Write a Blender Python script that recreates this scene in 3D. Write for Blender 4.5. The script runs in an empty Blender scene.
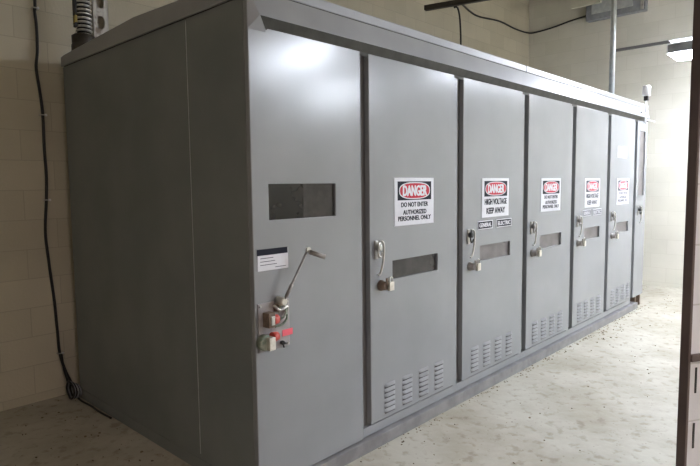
import bpy, bmesh, math, random
from mathutils import Vector, Matrix
random.seed(7)
S = bpy.context.scene
C = S.collection

# ------------------------------------------------------------------ materials
def principled(name, color, rough=.5, metal=0.0, spec=.5):
    m = bpy.data.materials.new(name); m.use_nodes = True
    b = m.node_tree.nodes['Principled BSDF']
    b.inputs['Base Color'].default_value = (*color, 1)
    b.inputs['Roughness'].default_value = rough
    b.inputs['Metallic'].default_value = metal
    b.inputs['Specular IOR Level'].default_value = spec
    return m

def noisy(name, c1, c2, scale=6, rough=.5, metal=0.0, bump=0.0, detail=4, lo=.35, hi=.65, spec=.5, bscale=None, rough2=None):
    m = principled(name, c1, rough, metal, spec)
    nt = m.node_tree; N = nt.nodes; L = nt.links; b = N['Principled BSDF']
    geo = N.new('ShaderNodeNewGeometry')
    nz = N.new('ShaderNodeTexNoise'); nz.inputs['Scale'].default_value = scale; nz.inputs['Detail'].default_value = detail
    L.new(geo.outputs['Position'], nz.inputs['Vector'])
    r = N.new('ShaderNodeValToRGB'); r.color_ramp.elements[0].position = lo; r.color_ramp.elements[1].position = hi
    r.color_ramp.elements[0].color = (*c1, 1); r.color_ramp.elements[1].color = (*c2, 1)
    L.new(nz.outputs['Fac'], r.inputs['Fac']); L.new(r.outputs['Color'], b.inputs['Base Color'])
    if rough2 is not None:
        mr = N.new('ShaderNodeMapRange'); mr.inputs['To Min'].default_value = rough; mr.inputs['To Max'].default_value = rough2
        L.new(nz.outputs['Fac'], mr.inputs['Value']); L.new(mr.outputs['Result'], b.inputs['Roughness'])
    if bump:
        n2 = N.new('ShaderNodeTexNoise'); n2.inputs['Scale'].default_value = bscale or scale * 3; n2.inputs['Detail'].default_value = 3
        L.new(geo.outputs['Position'], n2.inputs['Vector'])
        bp = N.new('ShaderNodeBump'); bp.inputs['Strength'].default_value = bump; bp.inputs['Distance'].default_value = .01
        L.new(n2.outputs['Fac'], bp.inputs['Height']); L.new(bp.outputs['Normal'], b.inputs['Normal'])
    return m

def block_wall(name, axis, shift, base=(.50, .455, .35), base2=(.56, .51, .40), mortar=(.44, .40, .31)):
    """painted concrete block: 0.4 x 0.2 running bond; axis = horizontal world axis of the wall"""
    m = principled(name, base, .62)
    nt = m.node_tree; N = nt.nodes; L = nt.links; b = N['Principled BSDF']
    geo = N.new('ShaderNodeNewGeometry'); sp = N.new('ShaderNodeSeparateXYZ'); L.new(geo.outputs['Position'], sp.inputs[0])
    au = N.new('ShaderNodeMath'); au.operation = 'ADD'; au.inputs[1].default_value = shift; L.new(sp.outputs[axis], au.inputs[0])
    av = N.new('ShaderNodeMath'); av.operation = 'ADD'; av.inputs[1].default_value = 10 - .06; L.new(sp.outputs['Z'], av.inputs[0])
    cb = N.new('ShaderNodeCombineXYZ'); L.new(au.outputs[0], cb.inputs[0]); L.new(av.outputs[0], cb.inputs[1])
    br = N.new('ShaderNodeTexBrick'); L.new(cb.outputs[0], br.inputs['Vector'])
    br.inputs['Scale'].default_value = 1; br.inputs['Brick Width'].default_value = .4; br.inputs['Row Height'].default_value = .2
    br.inputs['Mortar Size'].default_value = .0035; br.inputs['Mortar Smooth'].default_value = .5
    br.inputs['Color1'].default_value = (*base, 1); br.inputs['Color2'].default_value = (*base2, 1); br.inputs['Mortar'].default_value = (*mortar, 1)
    br.offset = .5; br.offset_frequency = 2
    nz = N.new('ShaderNodeTexNoise'); nz.inputs['Scale'].default_value = 1.7; nz.inputs['Detail'].default_value = 5
    L.new(geo.outputs['Position'], nz.inputs['Vector'])
    rr = N.new('ShaderNodeMapRange'); rr.inputs['From Min'].default_value = .3; rr.inputs['From Max'].default_value = .7
    rr.inputs['To Min'].default_value = .90; rr.inputs['To Max'].default_value = 1.04; L.new(nz.outputs['Fac'], rr.inputs['Value'])
    mx = N.new('ShaderNodeVectorMath'); mx.operation = 'SCALE'; L.new(br.outputs['Color'], mx.inputs[0]); L.new(rr.outputs['Result'], mx.inputs['Scale'])
    L.new(mx.outputs[0], b.inputs['Base Color'])
    n2 = N.new('ShaderNodeTexNoise'); n2.inputs['Scale'].default_value = 60; L.new(geo.outputs['Position'], n2.inputs['Vector'])
    ad = N.new('ShaderNodeMath'); ad.operation = 'MULTIPLY_ADD'; L.new(br.outputs['Fac'], ad.inputs[0]); ad.inputs[1].default_value = -1.0
    L.new(n2.outputs['Fac'], ad.inputs[2])
    bp = N.new('ShaderNodeBump'); bp.inputs['Strength'].default_value = .35; bp.inputs['Distance'].default_value = .004
    L.new(ad.outputs[0], bp.inputs['Height']); L.new(bp.outputs['Normal'], b.inputs['Normal'])
    return m

def emitter(name, color, strength):
    m = bpy.data.materials.new(name); m.use_nodes = True
    N = m.node_tree.nodes; N.clear()
    e = N.new('ShaderNodeEmission'); e.inputs[0].default_value = (*color, 1); e.inputs[1].default_value = strength
    o = N.new('ShaderNodeOutputMaterial'); m.node_tree.links.new(e.outputs[0], o.inputs[0]); return m

GREY = (.245, .248, .255)
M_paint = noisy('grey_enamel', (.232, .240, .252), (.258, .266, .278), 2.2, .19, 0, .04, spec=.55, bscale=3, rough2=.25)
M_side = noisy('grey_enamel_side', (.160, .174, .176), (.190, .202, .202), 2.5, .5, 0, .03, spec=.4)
M_frame = noisy('grey_frame_paint', (.15, .145, .142), (.18, .175, .172), 3, .4)
M_base = noisy('base_paint', (.17, .165, .17), (.24, .235, .235), 9, .45, spec=.4)
M_roof = noisy('roof_paint', (.245, .25, .262), (.29, .295, .305), 3, .32, rough2=.42)
M_louver = noisy('matt_grey_louver', (.225, .232, .242), (.250, .256, .268), 3, .5, spec=.3)
M_hood_shade = noisy('dark_olive_hood_shade', (.028, .027, .020), (.045, .043, .034), 12, .7)  # dark tone stands in for the shade under the hood
M_dark = noisy('dark_recess', (.03, .03, .03), (.045, .042, .04), 10, .7)
M_black = principled('black_rubber', (.012, .011, .011), .45)
M_blackp = principled('black_ink', (.010, .011, .020), .6, spec=.15)
M_white = noisy('white_plastic', (.78, .78, .80), (.84, .84, .85), 15, .4)
M_signw = noisy('sign_white', (.66, .66, .70), (.70, .70, .74), 25, .5, spec=.3)
M_signw_faded = noisy('sign_white_faded', (.62, .62, .65), (.67, .67, .69), 25, .6, spec=.2)
M_red = principled('sign_red', (.50, .02, .045), .5, spec=.3)
M_redfade = principled('sign_red_faded', (.50, .04, .07), .6, spec=.2)
M_inkfade = principled('faded_ink', (.06, .06, .08), .6, spec=.2)
M_glass = noisy('dark_window_glass', (.006, .006, .007), (.012, .011, .011), 12, .10, spec=.3)
M_glass2 = noisy('window_glass_reflection', (.095, .085, .085), (.16, .145, .145), 9, .28, spec=.5, detail=6)  # room reflection put into the glass colour as pale pinkish grey
M_glass3 = noisy('grey_window_glass', (.022, .020, .020), (.040, .036, .036), 14, .14, spec=.4)
M_steel = noisy('dull_steel', (.42, .41, .39), (.62, .60, .57), 30, .35, .85)
M_dull = noisy('worn_grey_steel', (.22, .20, .19), (.34, .32, .30), 40, .5, .5)
M_brass = noisy('worn_brass', (.55, .52, .45), (.70, .67, .60), 40, .35, .6)
M_brown = noisy('brown_lock_body', (.12, .085, .06), (.20, .14, .10), 50, .5)
M_redp = principled('red_lock_face', (.45, .05, .035), .45)
M_pink = principled('red_warning_tag', (.80, .12, .16), .5)
M_clear = noisy('pale_back_plate', (.27, .255, .255), (.34, .315, .31), 18, .3)
M_green = noisy('greenish_corrosion', (.12, .17, .13), (.30, .32, .26), 60, .6)
M_galv = noisy('galvanized_steel', (.50, .53, .55), (.62, .65, .66), 18, .38, .6)
M_boxm = noisy('grey_box_steel', (.23, .24, .26), (.34, .35, .37), 9, .45, .2)
M_cream = noisy('cream_enamel', (.55, .53, .44), (.62, .60, .50), 6, .4)
M_brownpost = noisy('brown_painted_steel', (.095, .066, .062), (.12, .088, .082), 8, .38)
M_darkbar = noisy('dark_brown_bar', (.03, .024, .018), (.05, .04, .03), 12, .5)
M_strut = noisy('rusty_white_strut', (.30, .24, .20), (.60, .57, .54), 16, .5, .1, lo=.36, hi=.50)
M_flexrib = noisy('bright_flex_ribs', (.55, .54, .52), (.75, .74, .71), 60, .28, .7)
M_yellow = noisy('yellow_tape', (.35, .26, .06), (.42, .32, .08), 40, .5)
M_debris = noisy('dry_debris', (.09, .065, .04), (.24, .18, .11), 30, .9)
M_wall = block_wall('painted_block_back', 'X', 20.04)
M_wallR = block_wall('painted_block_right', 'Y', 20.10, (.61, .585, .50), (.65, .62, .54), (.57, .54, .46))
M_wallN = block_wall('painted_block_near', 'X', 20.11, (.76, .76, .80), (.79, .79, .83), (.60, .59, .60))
M_ceil = noisy('ceiling_paint', (.42, .39, .32), (.50, .47, .40), 3, .8)

def floor_mat():
    m = principled('concrete_floor', (.5, .47, .4), .6)
    nt = m.node_tree; N = nt.nodes; L = nt.links; b = N['Principled BSDF']
    geo = N.new('ShaderNodeNewGeometry')
    n1 = N.new('ShaderNodeTexNoise'); n1.inputs['Scale'].default_value = 1.6; n1.inputs['Detail'].default_value = 8; n1.inputs['Roughness'].default_value = .65
    L.new(geo.outputs['Position'], n1.inputs['Vector'])
    r1 = N.new('ShaderNodeValToRGB'); e = r1.color_ramp.elements
    e[0].position = .32; e[0].color = (.33, .295, .225, 1); e[1].position = .62; e[1].color = (.48, .46, .39, 1)
    L.new(n1.outputs['Fac'], r1.inputs['Fac'])
    n2 = N.new('ShaderNodeTexNoise'); n2.inputs['Scale'].default_value = 14; n2.inputs['Detail'].default_value = 6
    L.new(geo.outputs['Position'], n2.inputs['Vector'])
    r2 = N.new('ShaderNodeValToRGB'); e = r2.color_ramp.elements
    e[0].position = .33; e[0].color = (.55, .48, .38, 1); e[1].position = .45; e[1].color = (1, 1, 1, 1)
    L.new(n2.outputs['Fac'], r2.inputs['Fac'])
    v = N.new('ShaderNodeTexVoronoi'); v.inputs['Scale'].default_value = 26
    L.new(geo.outputs['Position'], v.inputs['Vector'])
    r3 = N.new('ShaderNodeValToRGB'); e = r3.color_ramp.elements
    e[0].position = .07; e[0].color = (.35, .28, .20, 1); e[1].position = .14; e[1].color = (1, 1, 1, 1)
    L.new(v.outputs['Distance'], r3.inputs['Fac'])
    m1 = N.new('ShaderNodeMix'); m1.data_type = 'RGBA'; m1.blend_type = 'MULTIPLY'; m1.inputs['Factor'].default_value = .55
    L.new(r1.outputs['Color'], m1.inputs['A']); L.new(r2.outputs['Color'], m1.inputs['B'])
    m2 = N.new('ShaderNodeMix'); m2.data_type = 'RGBA'; m2.blend_type = 'MULTIPLY'; m2.inputs['Factor'].default_value = .5
    L.new(m1.outputs['Result'], m2.inputs['A']); L.new(r3.outputs['Color'], m2.inputs['B'])
    L.new(m2.outputs['Result'], b.inputs['Base Color'])
    bp = N.new('ShaderNodeBump'); bp.inputs['Strength'].default_value = .3; bp.inputs['Distance'].default_value = .01
    L.new(n2.outputs['Fac'], bp.inputs['Height']); L.new(bp.outputs['Normal'], b.inputs['Normal'])
    return m
M_floor = floor_mat()

# ------------------------------------------------------------------ mesh helpers
class MB:
    """collects shapes into one mesh with several materials"""
    def __init__(s): s.bm = bmesh.new(); s.mats = []
    def mi(s, m):
        if m not in s.mats: s.mats.append(m)
        return s.mats.index(m)
    def poly(s, pts, faces, m, smooth=False):
        i = s.mi(m); vs = [s.bm.verts.new(p) for p in pts]; out = []
        for f in faces:
            try: fc = s.bm.faces.new([vs[k] for k in f])
            except ValueError: continue
            fc.material_index = i; fc.smooth = smooth; out.append(fc)
        return vs
    def box(s, x0, x1, y0, y1, z0, z1, m, bevel=0.0, mat4=None):
        i = s.mi(m)
        t = bmesh.new()
        bmesh.ops.create_cube(t, size=1)
        for v in t.verts: v.co = Vector(((x0+x1)/2 + v.co.x*(x1-x0), (y0+y1)/2 + v.co.y*(y1-y0), (z0+z1)/2 + v.co.z*(z1-z0)))
        if bevel: bmesh.ops.bevel(t, geom=list(t.edges), offset=bevel, segments=2, profile=.6, affect='EDGES')
        if mat4 is not None: t.transform(mat4)
        s._merge(t, i)
    def _merge(s, t, i, smooth=False):
        mp = {}
        for v in t.verts: mp[v] = s.bm.verts.new(v.co)
        for f in t.faces:
            nf = s.bm.faces.new([mp[v] for v in f.verts]); nf.material_index = i; nf.smooth = smooth
        t.free()
    def tube(s, pts, r, m, seg=10, closed=False, smooth=True, taper=None):
        i = s.mi(m); pts = [Vector(p) for p in pts]; n = len(pts); rings = []
        up = None
        for k in range(n):
            if closed: t = (pts[(k+1) % n] - pts[k-1]).normalized()
            else: t = (pts[min(k+1, n-1)] - pts[max(k-1, 0)]).normalized()
            if up is None:
                up = Vector((0, 0, 1)) if abs(t.z) < .9 else Vector((1, 0, 0))
            a = t.cross(up).normalized(); up = a.cross(t).normalized()
            rr = r if taper is None else r*taper[k]
            rings.append([s.bm.verts.new(pts[k] + rr*(math.cos(2*math.pi*j/seg)*a + math.sin(2*math.pi*j/seg)*up)) for j in range(seg)])
        for k in range(n if closed else n-1):
            A = rings[k]; B = rings[(k+1) % n]
            for j in range(seg):
                f = s.bm.faces.new([A[j], A[(j+1) % seg], B[(j+1) % seg], B[j]]); f.material_index = i; f.smooth = smooth
        if not closed:
            for R in (rings[0][::-1], rings[-1]):
                f = s.bm.faces.new(R); f.material_index = i
    def lathe(s, prof, centre, axis, m, seg=20):
        """prof = [(radius, height)] along axis 'X','Y','Z'"""
        i = s.mi(m); c = Vector(centre); rings = []
        for (r, h) in prof:
            ring = []
            for j in range(seg):
                a = 2*math.pi*j/seg; u, w = r*math.cos(a), r*math.sin(a)
                p = {'Z': (u, w, h), 'Y': (u, h, w), 'X': (h, u, w)}[axis]
                ring.append(s.bm.verts.new(c + Vector(p)))
            rings.append(ring)
        for A, B in zip(rings, rings[1:]):
            for j in range(seg):
                f = s.bm.faces.new([A[j], A[(j+1) % seg], B[(j+1) % seg], B[j]]); f.material_index = i; f.smooth = True
        for R in (rings[0], rings[-1]):
            f = s.bm.faces.new(R); f.material_index = i
    def plate(s, xs, zs, skip, y0, y1, m):
        """solid sheet on the XZ grid xs x zs between y0 (front) and y1 (back); skip = set of (i,j) cells left open"""
        i = s.mi(m); nx, nz = len(xs)-1, len(zs)-1
        vc = {}
        def V(a, b, y):
            k = (a, b, y)
            if k not in vc: vc[k] = s.bm.verts.new((xs[a], y, zs[b]))
            return vc[k]
        solid = lambda a, b: 0 <= a < nx and 0 <= b < nz and (a, b) not in skip
        def F(l):
            f = s.bm.faces.new(l); f.material_index = i
        for a in range(nx):
            for b in range(nz):
                if not solid(a, b): continue
                F([V(a, b, y0), V(a+1, b, y0), V(a+1, b+1, y0), V(a, b+1, y0)])
                F([V(a, b, y1), V(a, b+1, y1), V(a+1, b+1, y1), V(a+1, b, y1)])
                if not solid(a-1, b): F([V(a, b, y0), V(a, b+1, y0), V(a, b+1, y1), V(a, b, y1)])
                if not solid(a+1, b): F([V(a+1, b, y0), V(a+1, b, y1), V(a+1, b+1, y1), V(a+1, b+1, y0)])
                if not solid(a, b-1): F([V(a, b, y0), V(a, b, y1), V(a+1, b, y1), V(a+1, b, y0)])
                if not solid(a, b+1): F([V(a, b+1, y0), V(a+1, b+1, y0), V(a+1, b+1, y1), V(a, b+1, y1)])
    def text(s, body, x0, x1, z0, z1, y, m, bold=.008, heavy=.06):
        """lettering in the XZ plane facing -Y, fitted to the rectangle"""
        cu = bpy.data.curves.new('lettering', 'FONT'); cu.body = body; cu.offset = bold; cu.resolution_u = 3
        ob = bpy.data.objects.new('lettering', cu); C.objects.link(ob)
        dg = bpy.context.evaluated_depsgraph_get(); me = bpy.data.meshes.new_from_object(ob.evaluated_get(dg))
        X = [v.co.x for v in me.vertices]; Y = [v.co.y for v in me.vertices]
        ax, bx, ay, by = min(X), max(X), min(Y), max(Y)
        d = heavy*(z1-z0)
        for q, sh in enumerate(((-d, 0), (0, 0), (d, 0), (0, d*.5), (0, -d*.5)) if heavy else ((0, 0),)):
            t = bmesh.new(); t.from_mesh(me)
            for v in t.verts:
                v.co = Vector((x0+d + (v.co.x-ax)/(bx-ax)*(x1-x0-2*d) + sh[0], y - .00012*q, z0 + (v.co.y-ay)/(by-ay)*(z1-z0) + sh[1]))
            s._merge(t, s.mi(m))
        bpy.data.objects.remove(ob); bpy.data.curves.remove(cu); bpy.data.meshes.remove(me)
    def ellipse(s, cx, cz, rx, rz, y, m, n=28, power=2.0):
        pts = []
        for k in range(n):
            a = 2*math.pi*k/n; ca, sa = math.cos(a), math.sin(a)
            pts.append((cx + rx*math.copysign(abs(ca)**(2/power), ca), y, cz + rz*math.copysign(abs(sa)**(2/power), sa)))
        s.poly(pts, [list(range(n))], m)
    def build(s, name, parent=None, bevel=0.0):
        me = bpy.data.meshes.new(name)
        bmesh.ops.recalc_face_normals(s.bm, faces=s.bm.faces)
        o_ = (Vector((0, 0, 0)))
        if parent is not None:
            o_ = world_loc(parent)
            for v in s.bm.verts: v.co -= o_
        s.bm.to_mesh(me); s.bm.free()
        for m in s.mats: me.materials.append(m)
        ob = bpy.data.objects.new(name, me); C.objects.link(ob)
        if parent is not None: ob.parent = parent
        if bevel:
            b = ob.modifiers.new('bevel', 'BEVEL'); b.width = bevel; b.segments = 2; b.limit_method = 'ANGLE'; b.angle_limit = math.radians(40)
        return ob

def world_loc(o):
    v = o.location.copy()
    while o.parent is not None: o = o.parent; v += o.location
    return v
def tag(o, label=None, cat=None, group=None, kind=None):
    if label: o['label'] = label
    if cat: o['category'] = cat
    if group: o['group'] = group
    if kind: o['kind'] = kind
    return o
def thing(name, loc, label, cat, group=None):
    o = bpy.data.objects.new(name, None); C.objects.link(o); o.location = loc; o.empty_display_size = .1
    return tag(o, label, cat, group)
def structure(mb, name, **k): return tag(mb.build(name, **k), kind='structure')
def smoothpath(pts, n=8):
    P = [Vector(p) for p in pts]; P = [2*P[0]-P[1]] + P + [2*P[-1]-P[-2]]; out = []
    for i in range(1, len(P)-2):
        for k in range(n):
            t = k/n; a, b, c, d = P[i-1], P[i], P[i+1], P[i+2]
            out.append(.5*((2*b) + (c-a)*t + (2*a-5*b+4*c-d)*t*t + (3*b-a-3*c+d)*t**3))
    out.append(P[-2]); return out

# ------------------------------------------------------------------ room
XL, XR, YB, YF, ZC = -4.0, 7.18, 2.18, -6.6, 4.5
b = MB(); b.box(XL-.2, XR+.2, YF-.2, YB+.2, -.1, 0, M_floor); structure(b, 'floor')
b = MB(); b.box(XL-.2, XR+.2, YF-.2, YB+.2, ZC, ZC+.1, M_ceil); structure(b, 'ceiling')
b = MB(); b.box(XL-.2, XR+.2, YB, YB+.2, 0, ZC, M_wall); structure(b, 'wall_back')
b = MB(); b.box(XR, XR+.2, YF, YB, 0, ZC, M_wallR); structure(b, 'wall_right')
b = MB(); b.box(XL-.2, XL, YF, YB, 0, ZC, M_wall); structure(b, 'wall_left')
b = MB(); b.box(XL-.2, XR+.2, YF-.2, YF, 0, ZC, M_wall); structure(b, 'wall_front')
# tall open leaf beside the camera: brown steel edge and rail, pale slotted faces
DR = Matrix.Translation((.60, -1.558, 0)) @ Matrix.Rotation(math.radians(-29.4), 4, 'Z')
def leafpart(b, name, parent=None):
    b.bm.transform(DR if parent is None else DR)
    return b.build(name, parent)
b = MB(); b.box(.010, 1.00, .002, .026, 0, 2.50, M_wallN); dl = tag(leafpart(b, 'door_1'), kind='structure')
b = MB(); b.box(-.001, .010, -.004, .030, 0, 2.505, M_brownpost, .002); leafpart(b, 'edge_channel', dl)['label'] = 'brown steel edge'
b = MB(); b.box(.010, 1.00, -.008, .003, .868, .893, M_brownpost, .002); leafpart(b, 'rail', dl)['label'] = 'dark brown horizontal rail'
b = MB()
for k in range(5):
    zt = .845 - k*.193
    if zt-.088 < 0: break
    for j in range(6):
        u = .040+j*.16; b.box(u-.0035, u+.0035, -.0005, .003, zt-.088, zt, M_black)
leafpart(b, 'slots', dl)['label'] = 'narrow dark vertical slots'

# ------------------------------------------------------------------ switchgear
D = 2.034          # cabinet depth
ZT = 2.158         # door top
ZB = .138          # door bottom
xs = [.7815, 1.7189, 2.6637, 3.6076, 4.5128, 5.3742]
XE = 5.745
GRP = 'grey switchgear cabinets standing in one row'

def danger_sign(par, x, lines, faded, w=.385):
    ink = M_inkfade if faded else M_blackp; red = M_redfade if faded else M_red; wh = M_signw_faded if faded else M_signw
    z1 = 1.508; z0 = 1.233; h = z1-z0; b = MB(); y = -.003
    b.box(x, x+w, y, .0, z0, z1, wh)
    fz = lambda f: z1 - f*h
    b.poly([(x+.07*w, y-.0006, fz(.47)), (x+.93*w, y-.0006, fz(.47)), (x+.93*w, y-.0006, fz(.075)), (x+.07*w, y-.0006, fz(.075))], [(0, 1, 2, 3)], ink)
    cx = x+w/2; cz = fz(.272)
    b.ellipse(cx, cz, .395*w, .180*h, y-.0012, wh, power=2.6)
    b.ellipse(cx, cz, .375*w, .160*h, y-.0018, red, power=2.6)
    b.text('DANGER', cx-.31*w, cx+.31*w, cz-.11*h, cz+.11*h, y-.0024, wh)
    if lines == 3:
        for tx, f, hw in (('DO NOT ENTER', .565, .345), ('AUTHORIZED', .725, .30), ('PERSONNEL ONLY', .855, .42)):
            b.text(tx, cx-hw*w, cx+hw*w, fz(f)-.048*h, fz(f)+.048*h, y-.0006, ink)
    else:
        for tx, f, hw in (('HIGH VOLTAGE', .605, .415), ('KEEP AWAY', .835, .35)):
            b.text(tx, cx-hw*w, cx+hw*w, fz(f)-.075*h, fz(f)+.075*h, y-.0006, ink)
    o = b.build('danger_sign', par)
    o['label'] = 'white sign with DANGER in a red oval' + (', faded' if faded else '')

def louvers(par, x0):
    b = MB(); n = 8; w = .100; zz = .340
    for k in range(6):
        zt = zz - k*.0295; pts = []; faces = []
        prof = [(0, 0), (-.004, -.006), (-.010, -.016), (-.0105, -.0195), (-.002, -.0195)]
        for a in range(n+1):
            t = a/n; s_ = min(1, math.sin(math.pi*t)*2.2) if 0 < t < 1 else 0
            for (py, pz) in prof: pts.append((x0+w*t, -.0005+py*s_, zt+pz))
        m = len(prof)
        for a in range(n):
            for c in range(m-1): faces.append((a*m+c, (a+1)*m+c, (a+1)*m+c+1, a*m+c+1))
        b.poly(pts, faces, M_louver, True)
        b.poly([(x0+.002, -.0014, zt-.0290), (x0+w-.004, -.0014, zt-.0290), (x0+w-.004, -.0012, zt-.0190), (x0+.004, -.0012, zt-.0190)], [(0, 1, 2, 3)], M_dark)
    b.build('louver_vent', par)

def handle(par, x, zt=1.16, metal=None, dark=None):
    metal = metal or M_steel
    b = MB(); b.box(x, x+.026, -.008, 0, zt-.10, zt, metal, .003)
    b.lathe([(.018, -.008), (.018, -.030), (.012, -.036)], (x+.018, 0, zt-.038), 'Y', dark or metal, 16)
    # long bent lever hanging from the pivot
    p = smoothpath([(x+.020, -.020, zt-.004), (x+.040, -.030, zt-.010), (x+.046, -.032, zt-.05), (x+.034, -.034, zt-.12), (x+.014, -.032, zt-.178), (x-.004, -.028, zt-.186)], 6)
    b.tube(p, .0065, metal, 8)
    q = smoothpath([(x+.022, -.022, zt-.006), (x+.006, -.026, zt-.03), (x+.006, -.026, zt-.075), (x+.022, -.028, zt-.088), (x+.036, -.030, zt-.066)], 6)
    b.tube(q, .0055, dark or metal, 8)
    b.build('door_handle', par)['label'] = 'hanging metal lever handle'

def lock(par, x, z, dark):
    b = MB(); b.lathe([(.030, 0), (.030, -.012), (.024, -.016), (.024, -.040), (.019, -.044)], (x, 0, z), 'Y', dark, 18)
    b.box(x-.008, x+.008, -.05, -.042, z+.0, z+.045, dark, .002)
    b.build('key_lock', par)

def plaque(par, x0, x1, text, faded):
    b = MB(); z0, z1 = 1.153, 1.211; ink = M_inkfade if faded else M_blackp; wh = M_signw
    b.box(x0, x1, -.004, 0, z0, z1, wh)
    b.poly([(x0+.006, -.0046, z0+.005), (x1-.006, -.0046, z0+.005), (x1-.006, -.0046, z1-.005), (x0+.006, -.0046, z1-.005)], [(0, 1, 2, 3)], ink)
    b.text(text, x0+.018, x1-.018, z0+.015, z1-.015, -.0052, wh)
    b.build('name_plaque', par)['label'] = 'dark plate lettered ' + text

def window(par, x0, x1, z0, z1, glass, ydepth=.016):
    b = MB(); b.box(x0-.01, x1+.01, ydepth, ydepth+.004, z0-.01, z1+.01, glass)
    return b.build('viewing_window', par)

labels = [
 'grey cabinet with a danger sign over a narrow window, beside the crank-handle cabinet',
 'grey cabinet with the clearest HIGH VOLTAGE KEEP AWAY sign and sharp dark name plaques',
 'middle grey cabinet with a DO NOT ENTER sign, between two high voltage cabinets',
 'grey cabinet with a faded HIGH VOLTAGE sign above pale name plaques',
 'grey cabinet with a blank white notice high above its faded danger sign']
for i in range(5):
    x0 = xs[i]; x1 = xs[i+1]-.055; xd = x1-.055
    t = thing('switchgear_cabinet', (x0, 0, 0), labels[i], 'cabinet', GRP)
    b = MB()   # carcass behind the door
    b.box(x0-.055, xs[i+1]-.057, .055, D, .072, 2.277, M_side)
    b.box(xd+.009, x1, .010, .055, .12, ZT, M_paint, .003)       # frame stile right of the door
    b.box(x0-.055, x1, .010, .055, .076, ZB-.010, M_paint, .002)   # sill
    b.box(x0-.055, x0, .035, .055, .10, ZT, M_frame)
    b.build('carcass', t)
    wx0, wx1, wz0, wz1 = x0+(.195, .224, .232, .236, .222)[i], x0+(.645, .664, .655, .64, .62)[i], .932, 1.038
    b = MB(); b.plate([x0, wx0, wx1, xd], [ZB, wz0, wz1, ZT], {(1, 1)}, 0, .034, M_paint)
    dr = b.build('door', t, bevel=.003)
    window(dr, wx0, wx1, wz0, wz1, [M_glass3, M_glass2, M_glass2, M_glass2, M_glass2][i])
    danger_sign(dr, x0+(.211, .243, .235, .232, .215)[i], 3 if i in (0, 2, 4) else 2, i >= 3)
    for k in range(4): louvers(dr, x0+.112+k*.166)
    handle(dr, x0+(.035 if i == 0 else .052), 1.165, M_steel, [M_steel, M_black, M_dull, M_dull, M_dull][i])
    lock(dr, x0+.088, .912, M_brown if i == 0 else M_dull)
    if i in (1, 3):
        plaque(dr, x0+.185, x0+.390, 'GENERAL', i == 3); plaque(dr, x0+.445, x0+.672, 'ELECTRIC', i == 3)
    if i == 4:
        b = MB(); b.box(x0+.215, x0+.505, -.002, 0, 1.725, 1.845, M_signw_faded); b.build('paper_notice', dr)['label'] = 'blank white notice'
    # padlock hanging from the hasp next to the key lock
    pk = thing('padlock', (x0+.128, -.03, .875), ['brass padlock hanging on the door with the largest danger sign', 'brass padlock below the handle of the door with dark name plaques',
        'brass padlock on the middle DO NOT ENTER door', 'brass padlock on the door with faded HIGH VOLTAGE sign', 'brass padlock on the door with the blank white notice'][i], 'padlock', 'padlocks on the cabinet doors')
    b = MB(); b.box(x0+.094, x0+.134, -.062, -.044, .885, .935, M_brass, .004); b.build('lock_body', pk)
    b = MB(); b.tube(smoothpath([(x0+.102, -.053, .933), (x0+.102, -.053, .952), (x0+.114, -.053, .962), (x0+.126, -.053, .952), (x0+.126, -.053, .933)], 5), .0045, M_steel, 8); b.build('shackle', pk)

# cabinet nearest the camera: plain front sheet, operating handle and key interlocks
t = thing('switchgear_cabinet', (0, 0, 0), 'corner grey cabinet with a crank handle, key interlocks and a broad black window', 'cabinet', GRP)
PX = .716
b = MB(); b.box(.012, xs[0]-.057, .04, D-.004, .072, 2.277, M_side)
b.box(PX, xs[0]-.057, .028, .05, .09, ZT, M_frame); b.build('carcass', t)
b = MB(); b.plate([0, .095, .521, PX], [.076, 1.316, 1.478, 2.277], {(1, 1)}, 0, .03, M_paint); fp = b.build('front_panel', t, bevel=.004)
b = MB(); b.box(.085, .315, .014, .018, 1.308, 1.488, M_glass); b.box(.315, .531, .014, .018, 1.308, 1.492, M_glass3)
b.build('viewing_window', fp)['label'] = 'black glass viewing window'
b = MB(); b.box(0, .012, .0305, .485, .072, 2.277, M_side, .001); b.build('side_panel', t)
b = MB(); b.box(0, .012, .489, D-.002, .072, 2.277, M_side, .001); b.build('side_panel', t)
b = MB(); b.box(-.0015, .012, .4853, .4888, .10, 2.27, M_galv); b.build('seam_strip', t)['label'] = 'thin pale seam between the side sheets'
b = MB(); b.box(.022, .198, -.002, 0, 1.090, 1.186, M_signw)
b.poly([(.018, -.0026, 1.160), (.196, -.0026, 1.160), (.196, -.0026, 1.188), (.018, -.0026, 1.188)], [(0, 1, 2, 3)], M_blackp)
for k in range(3):
    b.poly([(.035, -.0026, 1.145-.015*k), (.110+.01*k, -.0026, 1.145-.015*k), (.110+.01*k, -.0026, 1.148-.015*k), (.035, -.0026, 1.148-.015*k)], [(0, 1, 2, 3)], M_inkfade)
b.poly([(.12, -.0026, 1.10), (.185, -.0026, 1.10), (.185, -.0026, 1.103), (.12, -.0026, 1.103)], [(0, 1, 2, 3)], M_inkfade)
b.build('data_plate', t)['label'] = 'white data plate with black header'
b = MB(); b.box(.014, .196, -.006, 0, .722, .945, M_clear, .002)
for (px, pz) in ((.026, .735), (.184, .735), (.026, .932), (.184, .932)): b.lathe([(.006, -.006), (.005, -.011)], (px, 0, pz), 'Y', M_steel, 10)
b.build('interlock_plate', t)['label'] = 'pale plate carrying the interlocks'
b = MB(); b.box(.038, .075, -.052, -.006, .838, .905, M_brown, .003); b.lathe([(.024, 0), (.024, .006), (.021, .030), (.013, .034)], (.073, -.030, .868), 'X', M_redp, 16)
b.box(.048, .068, -.058, -.05, .85, .89, M_steel, .002); b.build('key_interlock', t)['label'] = 'brown key interlock with red face'
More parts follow.
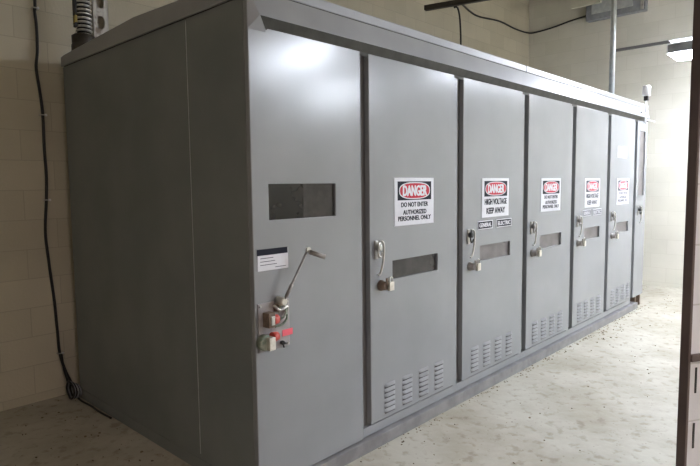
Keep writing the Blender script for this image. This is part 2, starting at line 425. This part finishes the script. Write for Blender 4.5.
b = MB(); b.lathe([(.036, -.006), (.036, -.036), (.030, -.042)], (.034, 0, .770), 'Y', M_green, 18)
b.box(.028, .062, -.066, -.03, .740, .798, M_brass, .003); b.lathe([(.023, 0), (.023, .006), (.020, .03), (.012, .034)], (.068, -.034, .790), 'X', M_redp, 16)
b.build('key_interlock', t)['label'] = 'brass key interlock with red face'
b = MB(); b.tube(smoothpath([(.115, -.03, .86), (.14, -.036, .875), (.155, -.03, .90), (.140, -.034, .925), (.118, -.03, .918), (.112, -.03, .895)], 6), .005, M_green, 8)
b.tube(smoothpath([(.09, -.02, .93), (.12, -.03, .905), (.16, -.03, .915), (.175, -.012, .885)], 6), .007, M_steel, 8)
b.tube(smoothpath([(.10, -.016, .83), (.13, -.025, .835), (.16, -.03, .86), (.165, -.015, .90)], 6), .006, M_green, 8)
b.box(.10, .135, -.022, -.006, .900, .935, M_brown, .003)
b.build('linkage', t)
b = MB(); b.lathe([(.010, -.006), (.010, -.020), (.006, -.026)], (.145, 0, .745), 'Y', M_black, 10); b.tube([(.132, -.015, .752), (.16, -.02, .740)], .004, M_black, 6)
b.tube([(.145, -.012, .745), (.152, -.016, .722)], .004, M_black, 6); b.build('key', t)['label'] = 'small dark key'
b = MB(); b.box(.150, .212, -.008, -.006, .772, .802, M_pink); b.build('warning_tag', t)['label'] = 'small red and pink tag'
# crank handle: hub, flat arm and cylindrical grip
b = MB(); b.lathe([(.020, -.006), (.020, -.05), (.014, -.056)], (.128, 0, .945), 'Y', M_brass, 18)
b.tube([(.128, -.050, .950), (.150, -.054, .985), (.262, -.070, 1.172)], .0055, M_dull, 10)
b.tube([(.140, -.052, .968), (.172, -.056, 1.020)], .009, M_dull, 10)
b.lathe([(.011, -.064), (.013, -.078)], (.262, 0, 1.172), 'Y', M_steel, 14)
b.tube([(.255, -.070, 1.168), (.290, -.100, 1.150)], .007, M_steel, 10)
b.tube([(.262, -.082, 1.162), (.322, -.122, 1.136)], .0115, M_dull, 12)
b.build('crank_handle', t)['label'] = 'bare metal crank handle with round grip'

# far narrow cabinet with the tall window
t = thing('switchgear_cabinet', (xs[5], 0, 0), 'narrow end cabinet with a tall glazed strip, farthest from the crank handle', 'cabinet', GRP)
x0 = xs[5]
b = MB(); b.box(x0-.055, XE, .04, D, .13, 2.277, M_side); b.build('carcass', t)
b = MB(); b.plate([x0, 5.465, 5.665, XE], [ZB, 1.315, 2.045, ZT], {(1, 1)}, 0, .034, M_paint); dr = b.build('door', t, bevel=.003)
b = MB(); b.box(5.455, 5.675, .012, .016, 1.305, 2.055, M_glass2)
b.box(5.46, 5.67, .008, .012, 1.60, 1.612, M_frame); b.build('viewing_window', dr)['label'] = 'tall narrow glazed strip'
handle(dr, x0+.08, 1.19, M_steel, M_black)
b = MB(); b.box(5.53, 5.575, .02, .08, 0, .13, M_brown, .003); b.build('foot', t)
b = MB(); b.box(5.70, 5.74, .02, .08, 0, .13, M_brown, .003); b.build('foot', t)

# base channel under the row
b = MB()
b.box(-.0, 5.50, -.022, .05, 0, .070, M_base, .004); b.box(-.0, 5.50, D-.06, D, 0, .070, M_base, .004)
b.box(.0, .06, .05, D-.06, 0, .070, M_side, .004); b.box(5.45, 5.50, .05, D-.06, 0, .070, M_base, .004)
tag(b.build('base_channel'), 'grey steel base channel running along the floor under the cabinet row', 'base')

# roof: sloping hood over the doors and shallow gabled cap
rt = thing('cabinet_roof', (0, 0, 2.28), 'grey overhanging metal roof with a drip hood along the cabinet row', 'roof')
XH = 5.72; HY = -.022; HX = .053
b = MB(); lip = 2.202
def prism(mb, sec, xa, xb, m):
    n = len(sec); pts = [(xa, y, z) for y, z in sec] + [(xb, y, z) for y, z in sec]
    mb.poly(pts, [tuple(range(n))] + [tuple(range(2*n-1, n-1, -1))] + [(k, (k+1) % n, n+(k+1) % n, n+k) for k in range(n)], m)
# fascia with returned lip and an underside that falls back to the door heads
pts = [(0, -.0004, 2.140), (HX, HY, lip), (.14, -.004, 2.306), (0, -.0004, 2.306),
       (.10, -.0004, 2.140), (XH, HY, lip), (XH, -.004, 2.306), (XH, .002, 2.306), (XH, .002, 2.160), (.12, -.0004, 2.160)]
b.poly(pts, [(0, 1, 3), (1, 2, 3), (1, 5, 6, 2), (0, 4, 1), (5, 8, 7, 6)], M_roof)
b.poly([(.10, -.0004, 2.150), (HX, HY, lip), (XH, HY, lip), (XH, -.0004, 2.158), (.11, -.0004, 2.158)], [(0, 1, 2, 3, 4)], M_hood_shade)  # underside coloured dark: hood shade painted in
b.box(HX, XH, HY-.001, HY+.004, lip-.001, lip+.004, M_roof, .0015)
b.poly([(0, .001, 2.14), (XH, .001, 2.14), (XH, .001, 2.306), (0, .001, 2.306)], [(0, 1, 2, 3)], M_hood_shade)
b.build('drip_hood', rt)
for (xa, xb) in ((-.006, 2.60), (2.604, XH)):
    b = MB(); prism(b, [(-.004, 2.311), (-.004, 2.357), (1.0, 2.392), (2.0, 2.352), (2.05, 2.344), (2.05, 2.284), (.002, 2.284), (.002, 2.311)], xa, xb, M_roof)
    b.build('roof_cap', rt, bevel=.003)
b = MB(); b.box(.004, XH-.01, -.001, D-.01, 2.2775, 2.291, M_dark); b.box(.01, XH-.01, -.001, .0, 2.300, 2.312, M_dark); b.build('gasket', rt)['label'] = 'dark joint under the roof cap'

# ------------------------------------------------------------------ things on the roof and walls
# flexible conduit at the back left
t = thing('flexible_conduit', (.10, 1.92, 2.35), 'ribbed metal flexible conduit rising from the back corner of the roof', 'conduit')
b = MB(); b.lathe([(.070, 2.335), (.078, 2.345), (.078, 2.415), (.072, 2.425), (.074, 2.43), (.074, 2.475), (.060, 2.485), (.045, 2.49)], (.100, 1.92, 0), 'Z', M_darkbar, 24); b.build('connector', t)['label'] = 'dark threaded connector'
b = MB(); b.tube([(.105, 1.92, 2.47), (.105, 1.92, 3.4), (.105, 1.92, ZC)], .043, M_black, 16)
N = 61
for k in range(N):
    z = 2.485 + k*.0265
    b.lathe([(.043, -.008), (.052, -.004), (.052, .003), (.043, .007)], (.105, 1.92, z), 'Z', M_flexrib, 18)
b.box(.045, .058, 1.90, 1.94, 2.53, ZC, M_black)
b.build('hose', t)['label'] = 'bright ribbed metal hose'
b = MB(); b.lathe([(.053, 2.600), (.055, 2.602), (.055, 2.612), (.053, 2.614)], (.105, 1.92, 0), 'Z', M_black, 18); b.box(.042, .056, 1.895, 1.925, 2.555, 2.60, M_yellow); b.build('clamp_band', t)
# slotted strut on the back wall
t = MB(); sx0, sx1, sy = .262, .372, YB-.042
z = 2.0; pitch = .145; cxm = (sx0+sx1)/2; n = 20; k = 0
while z < ZC-.02:
    z1_ = min(z+pitch, ZC-.001); cz = z+pitch/2; ring = []; outer = []
    for j in range(n):
        a = 2*math.pi*(j+.5)/n; ca, sa = math.cos(a), math.sin(a)
        ring.append((cxm+.027*ca, sy, cz+.046*math.copysign(abs(sa)**.75, sa)))
        s_ = min(((sx1-sx0)/2)/max(abs(ca), 1e-6), (pitch/2)/max(abs(sa), 1e-6)); outer.append((cxm+ca*s_, sy, min(cz+sa*s_, ZC-.001)))
    # keep the rectangle corners
    for (ux, uz) in ((-1, -1), (1, -1), (1, 1), (-1, 1)):
        tgt = (cxm+ux*(sx1-sx0)/2, sy, min(cz+uz*pitch/2, ZC-.001)); jj = min(range(n), key=lambda q: (outer[q][0]-tgt[0])**2+(outer[q][2]-tgt[2])**2); outer[jj] = tgt
    t.poly(ring+outer, [(j, (j+1) % n, n+(j+1) % n, n+j) for j in range(n)], M_strut)
    z += pitch
t.box(sx0, sx0+.003, sy, YB-.001, 2.0, ZC-.001, M_strut); t.box(sx1-.003, sx1, sy, YB-.001, 2.0, ZC-.001, M_strut)
tag(t.build('strut_channel'), 'rust-marked white metal channel with oval slots fixed to the back wall', 'strut')

# black cable clipped to the back wall
yw = YB-.016
t = thing('wall_cable', (-.1, yw, 0), 'black cable running down the block wall left of the cabinets', 'cable')
path = [(-.10, yw, ZC-.01), (-.103, yw, 3.4), (-.107, yw, 2.72), (-.112, yw, 2.66), (-.106, yw, 2.55), (-.109, yw, 2.395), (-.122, yw, 2.275), (-.108, yw, 2.12), (-.098, yw, 1.967), (-.100, yw, 1.75), (-.097, yw, 1.562), (-.106, yw, 1.392),
        (-.124, yw, 1.173), (-.112, yw, .95), (-.092, yw, .695), (-.084, yw, .50), (-.075, yw, .313), (-.045, yw, .18), (-.010, yw-.02, .07), (.0, yw-.04, .03)]
b = MB(); b.tube(smoothpath(path, 8), .0095, M_black, 10); b.build('cable_run', t)
b = MB(); b.tube(smoothpath([(-.073, yw-.02, .31), (-.062, yw-.025, .2), (-.045, yw-.03, .11), (-.035, yw-.05, .06)], 8), .008, M_black, 8); b.build('cable_run', t)['label'] = 'thinner loose cable end'
for (cx, cz) in ((-.110, 2.668), (-.098, 1.967), (-.104, 1.392), (-.075, .313)):
    b = MB(); b.tube([(cx-.016, YB-.002, cz), (cx-.014, yw-.014, cz), (cx+.014, yw-.014, cz), (cx+.022, YB-.002, cz)], .004, M_steel, 6)
    b.lathe([(.009, 0), (.009, -.006), (.005, -.010)], (cx+.014, yw-.013, cz), 'Y', M_white, 10); b.build('cable_clip', t)
b = MB()
for k in range(6):
    rr = .044+.004*k; dy = 2.02+.006*math.sin(k*2.1)
    b.tube([(-.018-.011*k+.003*math.sin(a), dy+rr*math.cos(a/16*2*math.pi), .016+rr+rr*.95*math.sin(a/16*2*math.pi)) for a in range(16)], .0065, M_black if k % 2 else M_boxm, 7, closed=True)
tag(b.build('cable_coil'), 'small dark coil of cable at the foot of the cabinet back corner', 'cable coil')
b = MB(); b.tube(smoothpath([(-.02, 2.06, .012), (-.03, 1.95, .010), (-.022, 1.80, .008), (-.026, 1.66, .008), (-.020, 1.50, .008)], 8), .0065, M_black, 8)
tag(b.build('floor_cable'), 'black cable lying on the floor along the cabinet side', 'cable')

# vertical steel pipe rising from the roof
t = thing('conduit_pipe', (5.33, .28, 2.345), 'vertical galvanized steel pipe rising from the cabinet roof', 'pipe')
b = MB(); b.tube([(5.33, .28, 2.345), (5.33, .28, ZC-.002)], .030, M_galv, 18); b.build('pipe', t)
b = MB(); b.lathe([(.055, 2.355), (.055, 2.37), (.04, 2.385), (.036, 2.42)], (5.33, .28, 0), 'Z', M_galv, 18); b.build('flange', t)

# white sensor on a thin mast at the far end of the hood
sx, sy = 5.45, -.055
t = thing('sensor_mast', (sx, sy, 2.13), 'white capped sensor on a thin mast at the far hood end', 'sensor')
b = MB(); b.tube([(sx, sy, 2.12), (sx, sy, 2.44)], .009, M_white, 10); b.build('mast', t)
b = MB(); b.lathe([(.030, 2.425), (.042, 2.43), (.042, 2.53), (.036, 2.54), (.010, 2.542)], (sx, sy, 0), 'Z', M_white, 18); b.build('sensor_head', t)
b = MB(); b.box(sx-.022, sx+.022, sy-.022, sy+.022, 2.375, 2.43, M_black, .004); b.build('clamp', t)['label'] = 'black clamp under the sensor head'
b = MB(); b.box(sx-.17, sx+.01, sy-.006, sy+.006, 2.225, 2.240, M_boxm, .002); b.tube([(sx, sy, 2.17), (sx+.32, sy-.01, 2.165)], .006, M_white, 6); b.build('bracket', t)

# dark bar hung near the back wall, two thin black cables
t = thing('support_bar', (3.75, 1.5, 3.39), 'short dark bar hanging above the cabinet roof with thin cables attached', 'bar')
b = MB()
p0 = Vector((3.705, 1.72, 3.39)); p1 = Vector((3.93, .80, 3.39)); d = (p1-p0); L_ = d.length
mt = Matrix.Translation(p0) @ d.to_track_quat('X', 'Z').to_matrix().to_4x4()
b.box(0, L_, -.026, .026, -.026, .026, M_darkbar, .003, mt); b.box(-.004, .012, -.016, .016, -.014, .014, M_black, 0, mt); b.build('bar', t)
b = MB(); b.tube([(3.90, .93, 3.41), (3.90, .93, ZC-.001)], .008, M_darkbar, 8); b.tube([(3.84, 1.17, 3.41), (3.84, 1.17, ZC-.001)], .008, M_darkbar, 8); b.build('hanger_rod', t)
b = MB(); b.tube(smoothpath([(3.86, 1.42, 3.375), (3.895, 1.42, 3.36), (3.93, 1.42, 3.28), (3.95, 1.42, 3.12), (3.955, 1.42, 2.95), (3.96, 1.42, 2.80), (3.96, 1.42, 2.38)], 8), .010, M_black, 8)
tag(b.build('drop_cable'), 'thin black cable dropping from the dark bar to the roof', 'cable')
# sagging cable: bar -> back wall -> corner -> steel box on the far wall
b = MB(); b.tube(smoothpath([(3.86, 1.44, 3.375), (4.15, 1.60, 3.50), (4.75, 1.90, 3.70), (5.30, 2.12, 3.78), (5.60, 2.155, 3.78), (6.18, 2.16, 3.835), (6.65, 2.16, 3.82), (7.05, 2.15, 3.83), (7.150, 2.05, 3.835), (7.150, 1.75, 3.86), (7.145, 1.50, 3.90), (7.12, 1.25, 3.92), (7.08, 1.09, 3.94)], 8), .012, M_black, 8)
tag(b.build('sagging_cable'), 'black cable sagging across the corner to the grey wall box', 'cable')
# steel box and cream panel high on the far wall
t = thing('wall_box', (7.1, .85, 3.82), 'grey steel box mounted high on the far wall', 'box')
b = MB(); b.box(7.06, XR, .445, 1.244, 3.822, 4.30, M_boxm, .004); b.build('box_body', t)
b = MB(); b.box(7.045, 7.06, .60, 1.16, 3.90, 4.26, M_galv, .004); b.build('cover', t)
b = MB(); b.box(7.04, 7.06, .46, .50, 3.83, 3.95, M_steel, .004); b.build('latch', t)
b = MB(); b.box(6.88, 6.94, .98, 1.40, 4.00, 4.45, M_cream, .004)
b.box(6.90, XR, 1.02, 1.06, 4.30, 4.34, M_cream)
tag(b.build('hanging_panel'), 'cream metal panel edge in front of the grey wall box', 'panel')
b = MB(); b.box(7.145, XR, -2.6, .84, 3.335, 3.375, M_frame, .004)
tag(b.build('wall_raceway'), 'long narrow grey raceway fixed across the far wall', 'raceway')

# ------------------------------------------------------------------ fluorescent fixtures
def fixture(x, y0, y1, z, label, power, drop=0.0, color=(.83, .885, 1.0), up=.06):
    """hung along Y between y0 < y1; z = underside of the housing skirts, drop = how far the diffuser shows below"""
    t = thing('fluorescent_light', (x, (y0+y1)/2, z), label, 'light', 'fluorescent fixtures hung over the aisle')
    b = MB(); b.box(x-.13, x+.13, y0, y1, z+.09, z+.105, M_white, .004)
    b.box(x-.13, x-.12, y0, y1, z, z+.09, M_boxm, .003); b.box(x+.12, x+.13, y0, y1, z, z+.09, M_boxm, .003)
    b.box(x-.13, x+.13, y0-.012, y0, z-.01, z+.105, M_white, .003); b.box(x-.13, x+.13, y1, y1+.012, z-.01, z+.105, M_white, .003)
    b.build('housing', t)
    m = emitter('diffuser_glow', color, power)
    b = MB(); b.box(x-.105, x+.105, y0+.05, y1-.05, z-drop, z+.085, m, .012); b.build('diffuser', t)['label'] = 'glowing diffuser'
    b = MB(); b.box(x-.11, x+.11, y0+.02, y1-.02, z+.107, z+.135, emitter('upper_glow', color, power*up), .008); b.box(x-.13, x+.13, y0, y1, z+.137, z+.145, M_white, .002)
    b.build('upper_diffuser', t)['label'] = 'thin glowing strip above the grey side band'
    b = MB(); b.tube([(x, (y0+y1)/2, z+.14), (x, (y0+y1)/2, ZC-.001)], .010, M_galv, 8); b.build('hanger_rod', t)
    return t
fixture(5.70, -1.45, -.225, 2.885, 'bright fluorescent light hanging by the far wall, cut by the brown post', 25, .06)
fixture(5.70, -2.83, -1.60, 3.16, 'fluorescent light in line behind the visible one, hidden by the brown post', 28, .03)
fixture(3.17, -3.94, -2.63, 3.05, 'fluorescent light behind the near wall, outside the picture', 32, .03, up=.2)
fixture(5.45, -5.5, -4.3, 3.05, 'fluorescent light in the far front corner, outside the picture', 50, .03)
fixture(-1.5, -4.3, -3.1, 3.05, 'added fill light behind the camera, outside the picture', 18, .0, (1.0, .83, .82))  # unseen lamp, added as warm fill for left wall and cabinet side

# ------------------------------------------------------------------ debris on the floor
b = MB()
def flake(x, y, r):
    n = random.randint(4, 6); a0 = random.random()*6.28; el = random.uniform(.35, 1); pts = []
    for k in range(n):
        a = a0+2*math.pi*k/n; q = r*random.uniform(.6, 1.1); pts.append((x+q*math.cos(a)*el, y+q*math.sin(a), .001+random.random()*.004))
    pts.append((x, y, .004+r*.35)); b.poly(pts, [(k, (k+1) % n, n) for k in range(n)]+[tuple(range(n))], M_debris)
for k in range(120):
    x = random.uniform(.6, 6.9); y = -.03-abs(random.gauss(0, .55)); flake(x, max(y, -1.9), random.uniform(.003, .010))
for k in range(190):
    x = random.uniform(.8, 5.7); flake(x, -.03-abs(random.gauss(0, .035)), random.uniform(.004, .011))
for k in range(40):
    flake(random.gauss(4.1, .35), -.05-abs(random.gauss(0, .10)), random.uniform(.006, .018))
for k in range(130):
    x = -.03-abs(random.gauss(0, .6)); flake(x, random.uniform(.2, 2.15), random.uniform(.004, .012))
for k in range(25): flake(random.uniform(6.0, 7.15), random.uniform(-.6, 1.8), random.uniform(.004, .012))
tag(b.build('floor_debris'), 'scattered dark crumbs and dry flakes on the concrete floor', 'debris', kind='stuff')

# ------------------------------------------------------------------ camera and view
cd = bpy.data.cameras.new('camera'); cam = bpy.data.objects.new('camera', cd); C.objects.link(cam)
cd.sensor_width = 36; cd.lens = 561.43/700*36; cd.clip_start = .05
R = Matrix(((.6827, .0697, -.7274), (-.7306, .0495, -.681), (-.0115, .9963, .0847)))
cam.matrix_world = Matrix.Translation((-1.5003, -1.9893, 1.4687)) @ R.to_4x4()
S.camera = cam
w = bpy.data.worlds.new('room_world'); w.use_nodes = True; w.node_tree.nodes['Background'].inputs[0].default_value = (.02, .02, .02, 1); S.world = w
S.view_settings.view_transform = 'Standard'; S.view_settings.look = 'None'; S.view_settings.gamma = 1; S.view_settings.use_curve_mapping = False
S.view_settings.exposure = 2.2
